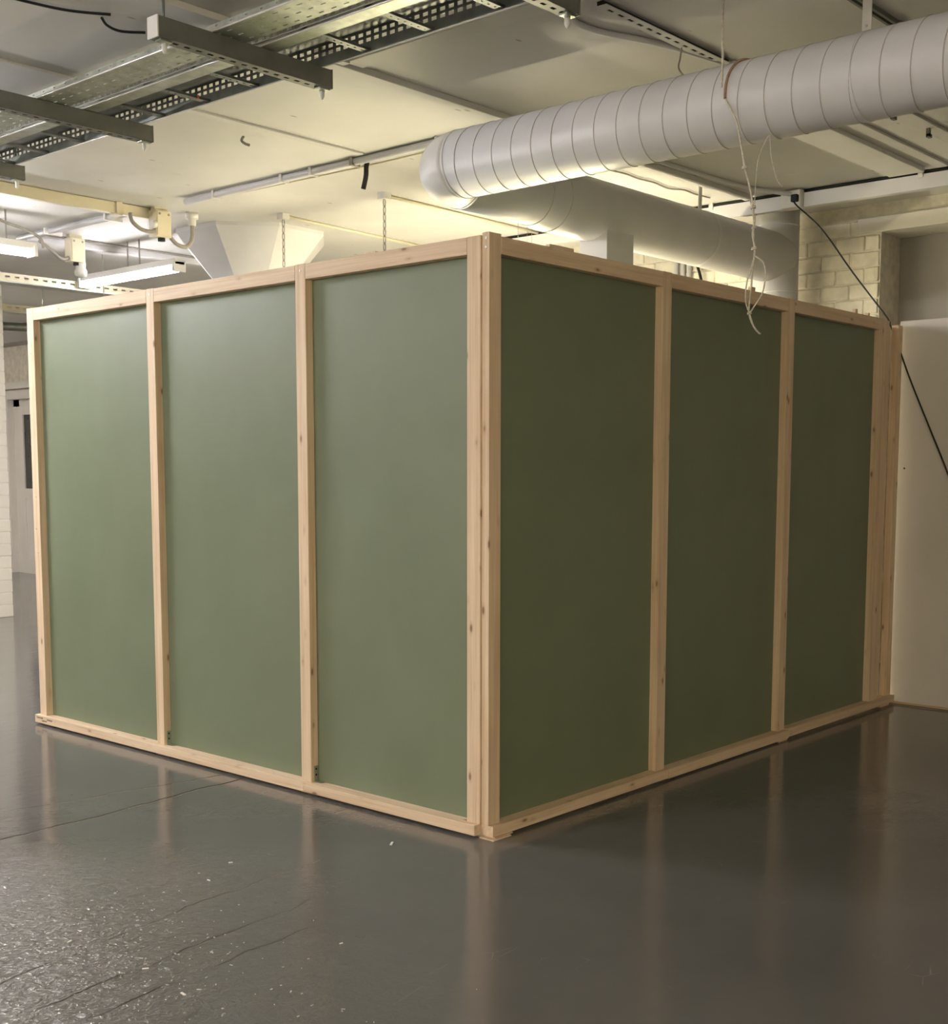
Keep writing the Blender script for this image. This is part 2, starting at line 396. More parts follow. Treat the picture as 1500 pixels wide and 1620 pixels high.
# back wall with painted bricks and a recessed bay behind the white partition
wb = MB()
wb.quadbox(RX1, RX1+0.2, 1.3, 12.55, FZ, ZC); wb.quadbox(RX1, RX1+0.5, 0.77, 1.3, FZ, ZC)
wb.quadbox(RX1, RX1+0.2, 14.0, RY1, FZ, ZC)
wb.quadbox(RX1, RX1+0.2, 12.55, 14.0, 2.62, ZC)
wb.quadbox(RX1, RX1+0.35, RY0, 0.77, 3.29, ZC)
wback = struct(wb.build('wall_back', 'mortar'), 'painted brick back wall')
grey = box_at('recess_board', 'grey', wback, RX1+0.35, RX1+0.45, RY0, 0.768, FZ, 3.4)
box_at('lintel', 'wall', wback, RX1-0.03, RX1+0.35, RY0, 0.95, 3.285, ZC-0.10, 0.006)
CH, BL, BG = 0.118, 0.235, 0.008
bmesh_b = []
for k in range(4):
    me = bpy.data.meshes.new('brick'); bm = bmesh.new(); bmesh.ops.create_cube(bm, size=1)
    for v in bm.verts:
        v.co = Vector((v.co.x*0.05, v.co.y*(BL-BG), v.co.z*(CH-BG)))
        v.co.y += random.uniform(-.006, .006); v.co.z += random.uniform(-.004, .004)
    bmesh.ops.bevel(bm, geom=list(bm.edges), offset=0.007, segments=1, affect='EDGES')
    bm.to_mesh(me); bm.free(); me.materials.append(M['brick']); bmesh_b.append(me)
row = 0; z = 2.33
while z+CH <= ZC-0.005:
    y = 0.775+(BL/2 if row % 2 else 0)
    if row % 2:
        o = link('brick', bmesh_b[row % 4], None, wback, (RX1+0.012, 0.775+BL/4, z+CH/2)); o.scale.y = 0.47
    while y < 3.5:
        o = link('brick', random.choice(bmesh_b), None, wback, (RX1+0.012+random.uniform(-.004, .006), y+BL/2, z+CH/2))
        y += BL
    z += CH; row += 1
# far door in the back wall (seen through the gap beside the enclosure)
d1 = empty('door_1', (RX1, 13.3, FZ), 'white half-glazed door with panel below in far wall', 'door')
d1['kind'] = 'structure'
box_at('frame', 'board', d1, RX1-0.03, RX1+0.12, 13.88, 14.0, FZ, 2.62)
box_at('frame', 'board', d1, RX1-0.03, RX1+0.12, 12.55, 12.65, FZ, 2.62)
box_at('frame', 'board', d1, RX1-0.03, RX1+0.12, 12.65, 13.88, 2.50, 2.62)
leaf = MB()
ly0, ly1 = 12.67, 13.72
for (a, b_, c, d_) in ((ly0, ly0+.12, FZ, 2.4), (ly1-.12, ly1, FZ, 2.4), (ly0+.12, ly1-.12, 2.28, 2.4), (ly0+.12, ly1-.12, 1.08, 1.22), (ly0+.12, ly1-.12, FZ, 0.2)):
    leaf.quadbox(RX1+0.05, RX1+0.10, a, b_, c, d_)
leaf.build('door_leaf', 'board', d1)
box_at('lower_panel', 'board', d1, RX1+0.07, RX1+0.085, ly0+.1, ly1-.1, 0.18, 1.10)
box_at('glass_pane', 'glass', d1, RX1+0.07, RX1+0.08, ly0+.1, ly1-.1, 1.20, 2.30)
box_at('transom_panel', 'wall', d1, RX1+0.07, RX1+0.09, 12.65, 13.88, 2.40, 2.50)
box_at('side_panel', 'wall', d1, RX1+0.07, RX1+0.09, ly1, 13.88, FZ, 2.5)
struct(box_at('trim_1', 'wall', None, RX1-0.10, RX1, 11.5, 15.4, 2.64, 2.74, .01), 'pale ledge above the far door')
struct(box_at('trim_2', 'grey', None, RX1-0.30, RX1, 11.5, 15.4, 3.25, ZC, .01), 'dark beam along far wall under ceiling')
# shallow strips and old battens on the ceiling
def strip(n, x0, x1, y0, y1, d, m='ceil'):
    struct(box_at('trim_%d' % n, m, None, x0, x1, y0, y1, ZC-d, ZC, 0.004), None)
strip(3, 0.0, 4.52, 1.37, 1.43, 0.035); strip(4, 0.0, 4.52, 1.45, 1.49, 0.02)
strip(5, 1.76, 4.52, -0.06, 0.02, 0.016)
strip(6, -3.5, 1.8, 2.60, 2.66, 0.014)
strip(7, 0.50, 0.62, -4.0, 1.36, 0.016)
strip(8, 2.2, 4.52, 0.10, 0.34, 0.03)
strip(9, -3.5, 0.5, 1.32, 1.42, 0.03)
strip(10, -3.5, 0.6, -1.35, -1.25, 0.016)

# ================================================================== TIMBER ENCLOSURE
H = 2.44; RAIL = 0.071; ZB = 0.046; DEP = 0.042
def screw(parent, p, axis, r=0.0045):
    mb = MB()
    if axis == 'x': pts = [(p[0]-0.0015, p[1], p[2]), (p[0]+0.004, p[1], p[2])]
    else: pts = [(p[0], p[1]-0.0015, p[2]), (p[0], p[1]+0.004, p[2])]
    mb.tube(pts, r, 10); return mb.build('screw', 'steel', parent)
# --- wall facing left (front plane x = 0, runs along +y)
lw = empty('stud_wall', (0.02, 1.8, FZ), 'brightly lit pine stud wall with three sage green panels, left of the corner', 'stud wall')
studsL = [(3.557-0.072, 3.557), (2.2809, 2.3463), (1.0956, 1.1654), (0.0405, 0.1127)]
for (a, b_) in studsL:
    timber('stud', lw, 0, 0.048, a, b_, ZB, H if a > 0.2 else H-0.002)
for (a, b_) in ((2.3463, 3.485), (1.1654, 2.2809), (0.1127, 1.0956)):
    timber('top_rail', lw, 0, 0.048, a+0.0015, b_-0.001, H-RAIL, H-random.uniform(0, .003))
    p = box_at('panel', 'green', lw, DEP, DEP+0.012, a-0.03, b_+0.03, ZB-0.005, H-0.02)
timber('bottom_plate', lw, -0.0241, 0.05, 1.128, 3.5785, 0, ZB)
timber('bottom_plate', lw, -0.0241, 0.05, 0.0493, 1.126, 0, ZB)
for (y, z) in ((3.52, 2.405), (3.52, 2.30), (3.525, 2.18), (3.52, 1.35), (3.53, 1.16), (3.52, 1.02), (2.315, 2.41), (1.13, 2.41), (3.53, 0.32)):
    screw(lw, (-0.0005, y, z), 'x')
# small steel brackets at the foot of two studs
for a in (2.2809, 1.0956):
    br = MB().quadbox(0.016, 0.040, a-0.0022, a-0.0002, ZB, ZB+0.075).quadbox(0.016, 0.040, a-0.05, a, ZB, ZB+0.002).build('bracket', 'galv', lw)
    for zz in (0.078, 0.106):
        MB().tube([(0.028, a-0.0032, zz), (0.028, a-0.001, zz)], 0.005, 10).build('bracket_hole', 'darkhole', br)
# ink stamp on the plate end: illegible small print
st = MB()
def bars(y0, n, z0, z1, st=st):
    y = y0
    for k in range(n):
        w = random.uniform(0.005, 0.011)
        st.quadbox(-0.0247, -0.0239, y-w, y, z0+random.uniform(0, .002), z1-random.uniform(0, .002)); y -= w+0.0035
bars(3.558, 6, 0.026, 0.036); bars(3.44, 5, 0.024, 0.034); bars(3.50, 5, 0.012, 0.021)
st.build('stamp_mark', 'ink', lw)['label'] = 'dark illegible ink stamp'
MB().quadbox(0.03, 0.05, 0.67, 0.745, H-0.002, H+0.010).build('packing_piece', 'pine', lw)
# --- wall facing right (front plane y = 0, runs along +x)
rw = empty('stud_wall', (1.9, 0.02, FZ), 'shadowed pine stud wall with three dark green panels, right of the corner', 'stud wall')
post = timber('corner_post', rw, 0.007, 0.080, 0.0, 0.0385, ZB, H+0.008)
for (a, b_) in ((1.2553, 1.3306), (2.4949, 2.5694), (3.693, 3.770)):
    timber('stud', rw, a, b_, 0, 0.048, ZB, H)
timber('stud', rw, 3.774, 3.846, 0.012, 0.060, ZB, H-0.004)
timber('stud', rw, 3.955, 4.022, 0.0, 0.045, ZB, H-0.02)
timber('spacer_board', rw, 3.846, 3.955, 0.052, 0.070, ZB, H-0.03)
for (a, b_) in ((0.080, 1.2553), (1.3306, 2.4949), (2.5694, 3.693)):
    timber('top_rail', rw, a+0.001, b_-(0.0 if b_ < 1.5 else 0.002), 0, 0.048, H-RAIL, H-random.uniform(0, .004))
    box_at('panel', 'green', rw, a-0.03, b_+0.03, DEP, DEP+0.012, ZB-0.005, H-0.02)
timber('bottom_plate', rw, 0.012, 1.338, -0.0212, 0.05, 0, ZB)
timber('bottom_plate', rw, 1.340, 2.586, -0.0212, 0.05, -0.003, ZB-0.002)
timber('bottom_plate', rw, 2.588, 4.04, -0.0212, 0.05, 0.004, ZB+0.003)
for (y, z) in ((0.017, 2.425), (0.018, 2.39)):
    screw(rw, (0.0065, y, z), 'x', 0.006)
for x in (1.292, 2.532, 3.73): screw(rw, (x, -0.0005, 2.40), 'y')
timber('packing_piece', rw, 0.43, 0.60, 0.03, 0.052, H-0.004, H+0.02)
timber('packing_piece', rw, 2.10, 2.145, 0.01, 0.03, H-0.004, H+0.02)
timber('packing_piece', rw, 3.36, 3.39, 0.015, 0.035, H-0.004, H+0.026)
timber('packing_piece', rw, 3.54, 3.56, 0.015, 0.035, H-0.004, H+0.018)
# --- unseen return wall, added to contain the light inside the enclosure
ew = empty('stud_wall', (1.9, 3.5, FZ), 'unseen end return added to the timber enclosure behind its far left corner', 'stud wall')
for a in (0.052, 1.25, 2.45, 3.70): timber('stud', ew, a, a+0.07, 3.50, 3.548, ZB, H-0.004)
for (a, b_) in ((0.122, 1.25), (1.32, 2.45), (2.52, 3.70)):
    timber('top_rail', ew, a, b_, 3.50, 3.548, H-RAIL, H-0.004)
    box_at('panel', 'green', ew, a-0.02, b_+0.02, 3.495, 3.507, ZB-0.005, H-0.02)
timber('bottom_plate', ew, 0.052, 3.78, 3.49, 3.56, 0, ZB-0.001)
# packers under the plates
pk = []
def packer(x0, x1, y0, y1, z0, z1, lab, rz=0):
    o = timber('packer', None, x0, x1, y0, y1, z0, z1, 0.001); tag(o, lab, 'wood packer', 'thin packers under the plates'); o.rotation_euler.z += rz; return o
packer(0.0, 0.115, -0.035, 0.045, FZ, -0.006, 'thin wood packer under the corner post, lower of two on the floor')
packer(0.02, 0.135, -0.026, 0.045, -0.0058, -0.0002, 'thin wood packer directly under the corner post plate, upper of two')
packer(0.006, 0.045, 1.06, 1.18, FZ, -0.0004, 'thin wood packer under the plate joint of the brightly lit stud wall')
packer(0.006, 0.045, 3.42, 3.55, FZ, -0.0004, 'thin wood packer under the stamped end of the plate')
packer(0.006, 0.045, 2.25, 2.37, FZ, -0.0004, 'thin wood packer under the second stud from the far left end')
packer(1.28, 1.40, 0.006, 0.045, FZ, -0.0034, 'thin wood packer under the first plate joint of the shadowed stud wall')
packer(2.48, 2.58, -0.016, 0.045, FZ, -0.0034, 'thin wood packer under the second plate joint of the shadowed stud wall')
packer(3.85, 3.98, -0.012, 0.045, FZ, 0.0036, 'thin wood packer under the end of the plate beside the white partition')
packer(1.9, 2.0, 3.495, 3.555, FZ, -0.0004, 'thin wood packer under the end return wall')

# ================================================================== WHITE PARTITION
pt = empty('partition_wall', (4.1, -2.0, FZ), 'plain white freestanding partition board meeting the right end of the enclosure', 'partition')
for k, (a, b_) in enumerate(((-1.24, 0.03), (-2.46, -1.243), (-3.68, -2.463))):
    box_at('board', 'board', pt, 4.05, 4.062, a, b_, 0.004, 2.452, 0.0015)
    timber('stud', pt, 4.062, 4.11, b_-0.05, b_, 0.03, 2.44); timber('stud', pt, 4.062, 4.11, a, a+0.05, 0.03, 2.44)
timber('foot_rail', pt, 4.062, 4.12, -3.68, 0.03, FZ, 0.03)
timber('head_rail', pt, 4.062, 4.11, -3.68, 0.03, 2.40, 2.45)
MB().tube([(4.0485, -0.03, 1.52), (4.052, -0.03, 1.52)], 0.006, 10).build('screw', 'darkhole', pt)

# ================================================================== SPIRAL DUCT
DX, DY, DZ, DR, DR2 = 1.28, 1.48, 3.13, 0.175, 0.190
du = empty('ventilation_duct', (DX, 0, DZ), 'large white spiral duct under the ceiling turning a corner above the enclosure', 'duct')
BR = 0.195
run = [(DX, -4.5, DZ), (DX, DY-BR, DZ)]
MB().tube([(DX, y, DZ) for y in (-4.5, -2, 0, DY-BR)], DR, 64).build('straight_duct', 'duct', du)
arc = [(DX+BR-BR*math.cos(a), DY-BR+BR*math.sin(a), DZ) for a in [math.pi/2*k/14 for k in range(15)]]
MB().tube(arc, DR, 64).build('elbow', 'duct', du)
MB().tube([(DX+BR, DY, DZ), (2.08, DY, DZ), (2.12, DY, DZ), (2.20, DY, DZ), (2.24, DY, DZ), (5.08, DY, DZ)],
          [DR, DR, DR, DR2, DR2, DR2], 64).build('branch_duct', 'duct', du)
# spiral lock seam standing proud
hel = []; pitch = 0.127; y = DY-BR-0.03; a = 0.0
nst = 40; turns = int((y+4.5)/pitch)
for k in range(turns*nst):
    a = 2*math.pi*k/nst; hel.append((DX+(DR+0.0005)*math.cos(a), y-pitch*k/nst, DZ-(DR+0.0005)*math.sin(a)))
MB().tube(hel, 0.0024, 5).build('spiral_seam', 'seam', du)
def ring(c, axis, r, w, t, m, name='collar', n=48):
    mb = MB(); c = Vector(c); ax = Vector(axis)
    mb.tube([c-ax*w/2, c-ax*w/2+ax*0.0001, c+ax*w/2-ax*0.0001, c+ax*w/2], [r, r+t, r+t, r], n, smooth=False)
    return mb.build(name, m, du)
ring((DX, DY-BR, DZ), (0, 1, 0), DR, 0.014, 0.003, 'duct')
ring((DX+BR, DY, DZ), (1, 0, 0), DR, 0.014, 0.003, 'duct')
ring((2.10, DY, DZ), (1, 0, 0), DR, 0.012, 0.004, 'duct'); ring((2.26, DY, DZ), (1, 0, 0), DR2, 0.012, 0.004, 'duct')
for y in (-0.955, -3.0):
    ring((DX, y, DZ), (0, 1, 0), DR, 0.03, 0.002, 'duct', 'hanger_band')
    s = MB().quadbox(DX-0.003, DX+0.003, y-0.020, y+0.020, DZ+DR-0.01, ZC).build('hanger_strap', 'white', du)
    MB().tube([(DX-0.006, y, DZ+DR+0.03), (DX+0.006, y, DZ+DR+0.03)], 0.006, 10).build('bolt', 'steel', s)
ring((3.95, DY, DZ), (1, 0, 0), DR2, 0.03, 0.002, 'duct', 'hanger_band')
MB().quadbox(3.93, 3.97, DY-0.022, DY-0.016, DZ+DR2-0.02, ZC).build('hanger_strap', 'white', du)
# vertical riser by the brick wall, teed into the branch
MB().tube([(5.10, DY, FZ), (5.10, DY, 1.5), (5.10, DY, ZC)], 0.172, 56).build('riser', 'duct', du)
for zz in (2.86, 3.36): 
    c = Vector((5.10, DY, zz)); MB().tube([c, c+Vector((0, 0, .0001)), c+Vector((0, 0, .006)), c+Vector((0, 0, .0061))], [.172, .174, .174, .172], 48).build('collar', 'duct', du)
# square drop under the branch
MB().quadbox(2.68, 2.97, 1.345, 1.555, 1.9, DZ-0.08).build('square_drop', 'duct', du)

# ================================================================== CABLE TRAYS
def holes(y0, y1, pitch, ln): 
    out = []; y = y0
    while y+ln < y1: out.append((y, y+ln)); y += pitch
    return out
TY0, TY1 = -2.6, 4.75
TB = 3.36
t1 = empty('cable_tray', (-0.335, 1.2, TB), 'slotted galvanised cable tray hung under the ceiling, upper of two side by side', 'cable tray')
MB().perforated(TY0, TY1, -0.42, -0.235, holes(TY0+.03, TY1, 0.075, 0.030), [(-.385, -.377), (-.325, -.317), (-.268, -.260)], lambda a, w, t: (w, a, TB+t), 0.0015).build('tray_base', 'galv', t1)
for xf in (-0.42, -0.2365):
    MB().perforated(TY0, TY1, TB, TB+0.028, holes(TY0+.05, TY1, 0.10, 0.016), [(TB+0.014, TB+0.021)], lambda a, w, t, xf=xf: (xf+t, a, w), 0.0015).build('side_flange', 'galv', t1)
MB().tube([(-0.421, TY0, TB+0.001), (-0.421, TY1, TB+0.001)], 0.005, 8).build('rolled_edge', 'bright', t1)
lad = empty('cable_ladder', (0.03, 1.2, TB), 'galvanised cable ladder with rungs and slotted side rails beside the cable tray', 'cable ladder')
for (xr, m) in ((-0.165, 'galv'), (0.205, 'galvdark')):
    rows_ = [(TB+0.024, TB+0.044)] if xr < 0 else [(TB+0.048, TB+0.064), (TB+0.076, TB+0.092)]
    ln = 0.030 if xr < 0 else 0.030
    r_ = MB().perforated(TY0, TY1, TB, TB+0.10, holes(TY0+.02, TY1, 0.05, ln), rows_, lambda a, w, t, xr=xr: (xr+t, a, w), 0.002).build('side_rail', m, lad)
    if xr < 0:
        MB().quadbox(xr, xr+0.085, TY0, TY1, TB, TB+0.002).build('flange', 'galv', r_)
        MB().tube([(xr-0.002, TY0, TB+0.002), (xr-0.002, TY1, TB+0.002)], 0.005, 8).build('rolled_edge', 'bright', r_)
        MB().tube([(xr-0.002, TY0, TB+0.018), (xr-0.002, TY1, TB+0.018)], 0.0035, 8).build('rolled_edge', 'bright', r_)
    else:
        MB().quadbox(xr-0.012, xr+0.002, TY0, TY1, TB-0.002, TB).build('flange', 'galvdark', r_)
        MB().quadbox(xr-0.10, xr+0.002, TY0, TY1, TB+0.100, TB+0.103).build('top_flange', 'galvdark', r_)
        MB().tube([(xr-0.004, TY0, TB-0.001), (xr-0.004, TY1, TB-0.001)], 0.004, 8).build('rolled_edge', 'bright', r_)
y = 3.63+0.77
k = 0
while y > TY0+0.1:
    MB().perforated(-0.165, 0.205, y-0.02, y+0.02, [(q, q+.012) for q in (-.12, -.08, -.04, 0, .04, .08, .12, .16)], [(y-0.004, y+0.004)], lambda a, w, t: (a, w, TB+0.004+t), 0.012).build('rung', 'galvdark', lad)
    y -= 0.39
MB().tube([(0.10, 2.0, TB+0.006), (0.10, 2.0, TB-0.012)], 0.005, 8).build('red_tag', 'red', lad)
def make_strut():
    r = empty('strut_channel', (-0.22, 0, 3.275), 'x', 'strut', 'steel struts carrying the cable trays')
    w, h = 0.034, 0.083
    x0, x1 = -0.69, 0.255
    hl = []; x = x0+0.03
    while x+0.03 < x1: hl.append((x, x+0.028)); x += 0.06
    mb = MB()
    mb.perforated(x0, x1, -w, w, hl, [(-0.008, 0.008)], lambda a, b_, t: (a, b_, 3.275+t), 0.0025)
    mb.quadbox(x0, x1, -w, -w+0.0025, 3.275, 3.275+h); mb.quadbox(x0, x1, w-0.0025, w, 3.275, 3.275+h)
    mb.quadbox(x0, x1, -w, -w+0.012, 3.275+h-0.003, 3.275+h); mb.quadbox(x0, x1, w-0.012, w, 3.275+h-0.003, 3.275+h)
    mb.build('channel', 'strut', r)
    for xe, s in ((x0, -1), (x1, 1)):
        MB().quadbox(min(xe, xe+s*0.006), max(xe, xe+s*0.006), -w-0.002, w+0.002, 3.273, 3.275+h+0.002).build('end_cap', 'white' if s < 0 else 'strut', r)  # left cap coloured white for the light falling on that end
    for xr in (-0.64, 0.225):
        rod = MB().tube([(xr, 0, 3.262), (xr, 0, ZC)], 0.006, 10).build('hanger_rod', 'galvdark', r)
        MB().quadbox(xr-0.03, xr+0.03, -0.02, 0.02, 3.268, 3.275).tube([(xr, 0, 3.269), (xr, 0, 3.260)], 0.013, 6, smooth=False).build('nut', 'galv', r)
        mb = MB(); mb.lathe([(0.012, 3.262), (0.0115, 3.240), (0.007, 3.228), (0.001, 3.222)], 14, (xr, 0)); mb.build('rod_cap', 'white', r)
    return r
sp = make_strut()
labs = ['strut channel carrying the trays, nearest the big duct', 'strut channel with an end cap whitened as if lit, second from the duct', 'strut channel carrying the trays, between the capped strut and the ceiling trunking', 'strut channel carrying the trays, at the far left edge']
for k, yy in enumerate((-0.21, 1.22, 2.66, 4.02)):
    o = sp if k == 0 else copy_tree(sp)
    o.location.y = yy; o['label'] = labs[k]

# ================================================================== CEILING CONDUITS, TRUNKING
def pipe(name, pts, r, m, label, cat, group=None, clips=None):
    o = MB().tube(pts, r, 10).build(name, m); tag(o, label, cat, group)
    return o
# twin conduits along the ceiling joint above the enclosure
cd = empty('conduit', (1.87, 3.4, ZC), 'run of painted conduits clipped to the ceiling from the duct to the junction box', 'conduit')
MB().tube(smooth_path([(1.86, 1.3, ZC-.025), (1.86, 3.0, ZC-.025), (1.85, 4.55, ZC-.03)]), 0.024, 12).build('tube', 'duct', cd)
MB().tube(smooth_path([(1.93, 1.5, ZC-.016), (1.94, 2.6, ZC-.016), (1.92, 4.6, ZC-.02)]), 0.012, 10).build('tube', 'duct', cd)
MB().tube(smooth_path([(1.97, 1.5, ZC-.008), (2.03, 2.6, ZC-.010), (1.96, 4.55, ZC-.01)]), 0.006, 8).build('tube', 'cream', cd)
for y in (1.75, 2.0, 2.75, 3.15, 3.45, 4.2):
    MB().quadbox(1.825, 1.90, y-0.012, y+0.012, ZC-0.052, ZC).build('clip', 'white' if y != 2.75 else 'hose', cd)
cd2 = empty('conduit', (1.83, 6.0, ZC), 'pair of painted conduits clipped to the ceiling behind the junction box, toward the lamps', 'conduit')
MB().tube([(1.80, 5.2, ZC-.025), (1.80, 6.9, ZC-.025)], 0.022, 12).build('tube', 'duct', cd2)
MB().tube([(1.90, 5.2, ZC-.012), (1.90, 6.7, ZC-.012)], 0.010, 10).build('tube', 'duct', cd2)
for y in (5.5, 6.4): MB().quadbox(1.76, 1.92, y-0.012, y+0.012, ZC-0.05, ZC).build('clip', 'white', cd2)
# trunking runs crossing at the left
def trunking(x0, x1, y, w, h, label, m='cream', z=ZC):
    t = empty('cable_trunking', ((x0+x1)/2, y, z-h), label, 'trunking')
    box_at('trough', m, t, x0, x1, y-w/2, y+w/2, z-h, z-0.006, 0.003)
    box_at('lid', m, t, x0, x1, y-w/2-0.004, y-w/2, z-h+0.004, z-0.02, 0.001)
    return t
tk = trunking(-1.5, 1.95, 5.08, 0.06, 0.085, 'cream trunking crossing the ceiling at far left to the hanging junction box')
for x in (0.6, 1.6): box_at('saddle', 'cream', tk, x-0.025, x+0.025, 5.03, 5.13, ZC-0.10, ZC, 0.003)
tk2 = trunking(1.8, 4.6, 6.72, 0.06, 0.06, 'cream trunking on the ceiling behind the lit batten lamp', 'duct')
MB().tube([(1.9, 6.62, ZC-.012), (4.5, 6.62, ZC-.012)], 0.010, 8).build('tube', 'hose', tk2)
def junction(name, cx, cy, zt, label):
    j = empty(name, (cx, cy, zt-0.2), label, 'junction box')
    b = box_at('box', 'cream', j, cx-0.07, cx+0.07, cy-0.05, cy+0.05, zt-0.20, zt, 0.008)
    box_at('cover', 'cream', j, cx-0.06, cx+0.06, cy-0.056, cy-0.05, zt-0.19, zt-0.01, 0.004)
    for sx in (-1, 1):
        MB().tube([(cx+sx*0.04, cy-0.060, zt-0.03), (cx+sx*0.04, cy-0.055, zt-0.03)], 0.009, 10).build('screw', 'hose', j)
    MB().tube([(cx+0.01, cy, zt-0.225), (cx+0.01, cy, zt-0.195)], 0.028, 14).build('cable_gland', 'black', j)
    MB().quadbox(cx-0.06, cx+0.06, cy-0.02, cy+0.03, zt-0.01, ZC).build('mounting_block', 'cream', j)
    return j
jb = junction('junction_box', 1.93, 5.0, 3.475, 'cream junction box hanging at the end of the ceiling trunking')
MB().tube(smooth_path([(1.995, 4.98, 3.30), (2.06, 4.97, 3.24), (2.15, 4.97, 3.235), (2.20, 4.97, 3.30), (2.205, 4.97, 3.42)]), 0.016, 12).build('flexible_conduit', 'hose', jb)
MB().lathe([(0.030, 3.40), (0.032, 3.45), (0.05, 3.452), (0.05, ZC)], 16, (2.205, 4.97)).build('outlet_cup', 'white', jb)
MB().tube(smooth_path([(1.66, 4.99, 3.42), (1.67, 4.98, 3.36), (1.74, 4.97, 3.31), (1.83, 4.97, 3.305), (1.87, 4.97, 3.33)]), 0.015, 12).build('flexible_conduit', 'hose', jb)
MB().tube([(1.83, 4.97, 3.36), (1.87, 4.97, 3.36)], 0.03, 12).build('cable_gland', 'white', jb)
jb2 = junction('junction_box', 2.10, 6.5, 3.47, 'cream junction box beside the end of the bright tube at far left')
MB().tube(smooth_path([(2.03, 6.49, 3.30), (1.95, 6.47, 3.28), (1.85, 6.46, 3.34), (1.74, 6.45, 3.40)]), 0.014, 10).build('flexible_conduit', 'hose', jb2)
MB().lathe([(0.02, 3.15), (0.05, 3.165), (0.055, 3.20), (0.04, 3.23), (0.045, 3.26), (0.04, 3.28)], 18, (2.15, 6.5)).build('sensor_head', 'white', jb2)
# white trunking with black cable and socket near the brick wall
tr = empty('cable_trunking', (4.6, 1.0, ZC-0.12), 'white dado trunking under the ceiling by the brick wall', 'trunking')
for (a, b_) in ((-6.9, 0.995), (1.155, 5.2)):
    box_at('trough', 'duct', tr, 4.58, 4.64, a, b_, ZC-0.125, ZC-0.026, 0.004)
for y in (-2.0, -0.6, 0.15, 1.75, 3.0, 4.4): box_at('clip', 'white', tr, 4.572, 4.645, y-0.018, y+0.018, ZC-0.05, ZC, 0.003)
c_ = MB().tube([(4.60, -6.9, ZC-.012), (4.60, 5.2, ZC-.012)], 0.0115, 8).build('armoured_cable', 'black'); tag(c_, 'black cable lying along the top of the white trunking', 'cable')
sk = empty('socket_outlet', (4.56, 1.075, ZC-0.13), 'white wall socket box set in the white trunking by the brick wall', 'socket')
box_at('back_box', 'white', sk, 4.54, 4.64, 0.998, 1.152, ZC-0.128, ZC-0.005, 0.004)
box_at('face_plate', 'white', sk, 4.532, 4.54, 1.0, 1.15, ZC-0.126, ZC-0.008, 0.003)
box_at('switch', 'white', sk, 4.526, 4.532, 1.055, 1.075, ZC-0.055, ZC-0.03, 0.002)
pg = empty('power_plug', (4.51, 1.03, ZC-0.085), 'black mains plug and long black flex hanging over the partition', 'plug')
box_at('plug_body', 'black', pg, 4.494, 4.532, 1.005, 1.055, ZC-0.098, ZC-0.045, 0.010)
MB().tube(smooth_path([(4.505, 1.028, 3.41), (4.49, 1.0, 3.37), (4.40, 0.762, 3.167), (4.20, 0.428, 2.811), (4.02, 0.115, 2.490), (4.00, 0.075, 2.425), (4.005, 0.045, 2.36), (4.02, -0.059, 2.082), (4.02, -0.192, 1.781), (4.02, -0.323, 1.485), (4.0, -0.50, 1.05), (3.98, -0.72, 0.45), (3.95, -0.9, 0.0), (3.8, -1.1, FZ+.006), (3.6, -1.6, FZ+.006)], 8), 0.0052, 8).build('flex', 'black', pg)

# ================================================================== ROPES
kn = empty('hanging_cord', (1.1, -0.46, 2.1), 'frayed white cord with knots and loops hanging from the big duct', 'cord')
MB().tube([(DX+(DR+0.004)*math.cos(a), -0.42-0.02*math.cos(a), DZ+(DR+0.004)*math.sin(a)) for a in [math.radians(70+k*4) for k in range(30)]], 0.006, 8).build('duct_loop', 'rust', kn)
main = smooth_path([(1.101, -0.402, 3.11), (1.103, -0.43, 3.06), (1.115, -0.455, 3.0), (1.13, -0.47, 2.90), (1.14, -0.482, 2.815), (1.145, -0.50, 2.75), (1.15, -0.515, 2.68), (1.155, -0.522, 2.60), (1.16, -0.522, 2.52), (1.16, -0.528, 2.45), (1.16, -0.52, 2.38), (1.16, -0.515, 2.30), (1.155, -0.51, 2.20), (1.16, -0.53, 2.14), (1.17, -0.555, 2.105)])
MB().tube(main, 0.0042, 7).build('strand', 'rope', kn)
MB().tube(smooth_path([(1.15, -0.505, 2.68), (1.158, -0.527, 2.60), (1.156, -0.518, 2.53), (1.162, -0.53, 2.45), (1.15, -0.50, 2.33), (1.15, -0.495, 2.25), (1.155, -0.51, 2.20), (1.162, -0.535, 2.13), (1.172, -0.56, 2.103)]), 0.0035, 7).build('strand', 'rope', kn)
MB().tube(smooth_path([(1.16, -0.528, 2.44), (1.17, -0.565, 2.41), (1.175, -0.575, 2.36), (1.17, -0.565, 2.28), (1.16, -0.53, 2.22), (1.155, -0.51, 2.19)]), 0.0035, 7).build('loop', 'rope', kn)
MB().tube(smooth_path([(1.21, -0.555, 2.955), (1.17, -0.53, 2.85), (1.155, -0.527, 2.70), (1.155, -0.522, 2.62)]), 0.0022, 6).build('thin_strand', 'rope', kn)
MB().tube(smooth_path([(1.21, -0.560, 2.955), (1.20, -0.575, 2.86), (1.21, -0.60, 2.76), (1.23, -0.62, 2.73)]), 0.0022, 6).build('thin_strand', 'rope', kn)
for (p, r) in (((1.14, -0.482, 2.815), 0.012), ((1.155, -0.519, 2.645), 0.010), ((1.158, -0.524, 2.56), 0.010), ((1.16, -0.526, 2.47), 0.013), ((1.155, -0.512, 2.195), 0.009)):
    mb = MB(); x, y, z = p
    mb.tube([(x+r*0.8*math.cos(a), y+r*0.8*math.sin(a), z+0.012*(a/12.6-.5)) for a in [k*0.4 for k in range(32)]], 0.0038, 6); mb.build('knot', 'rope', kn)
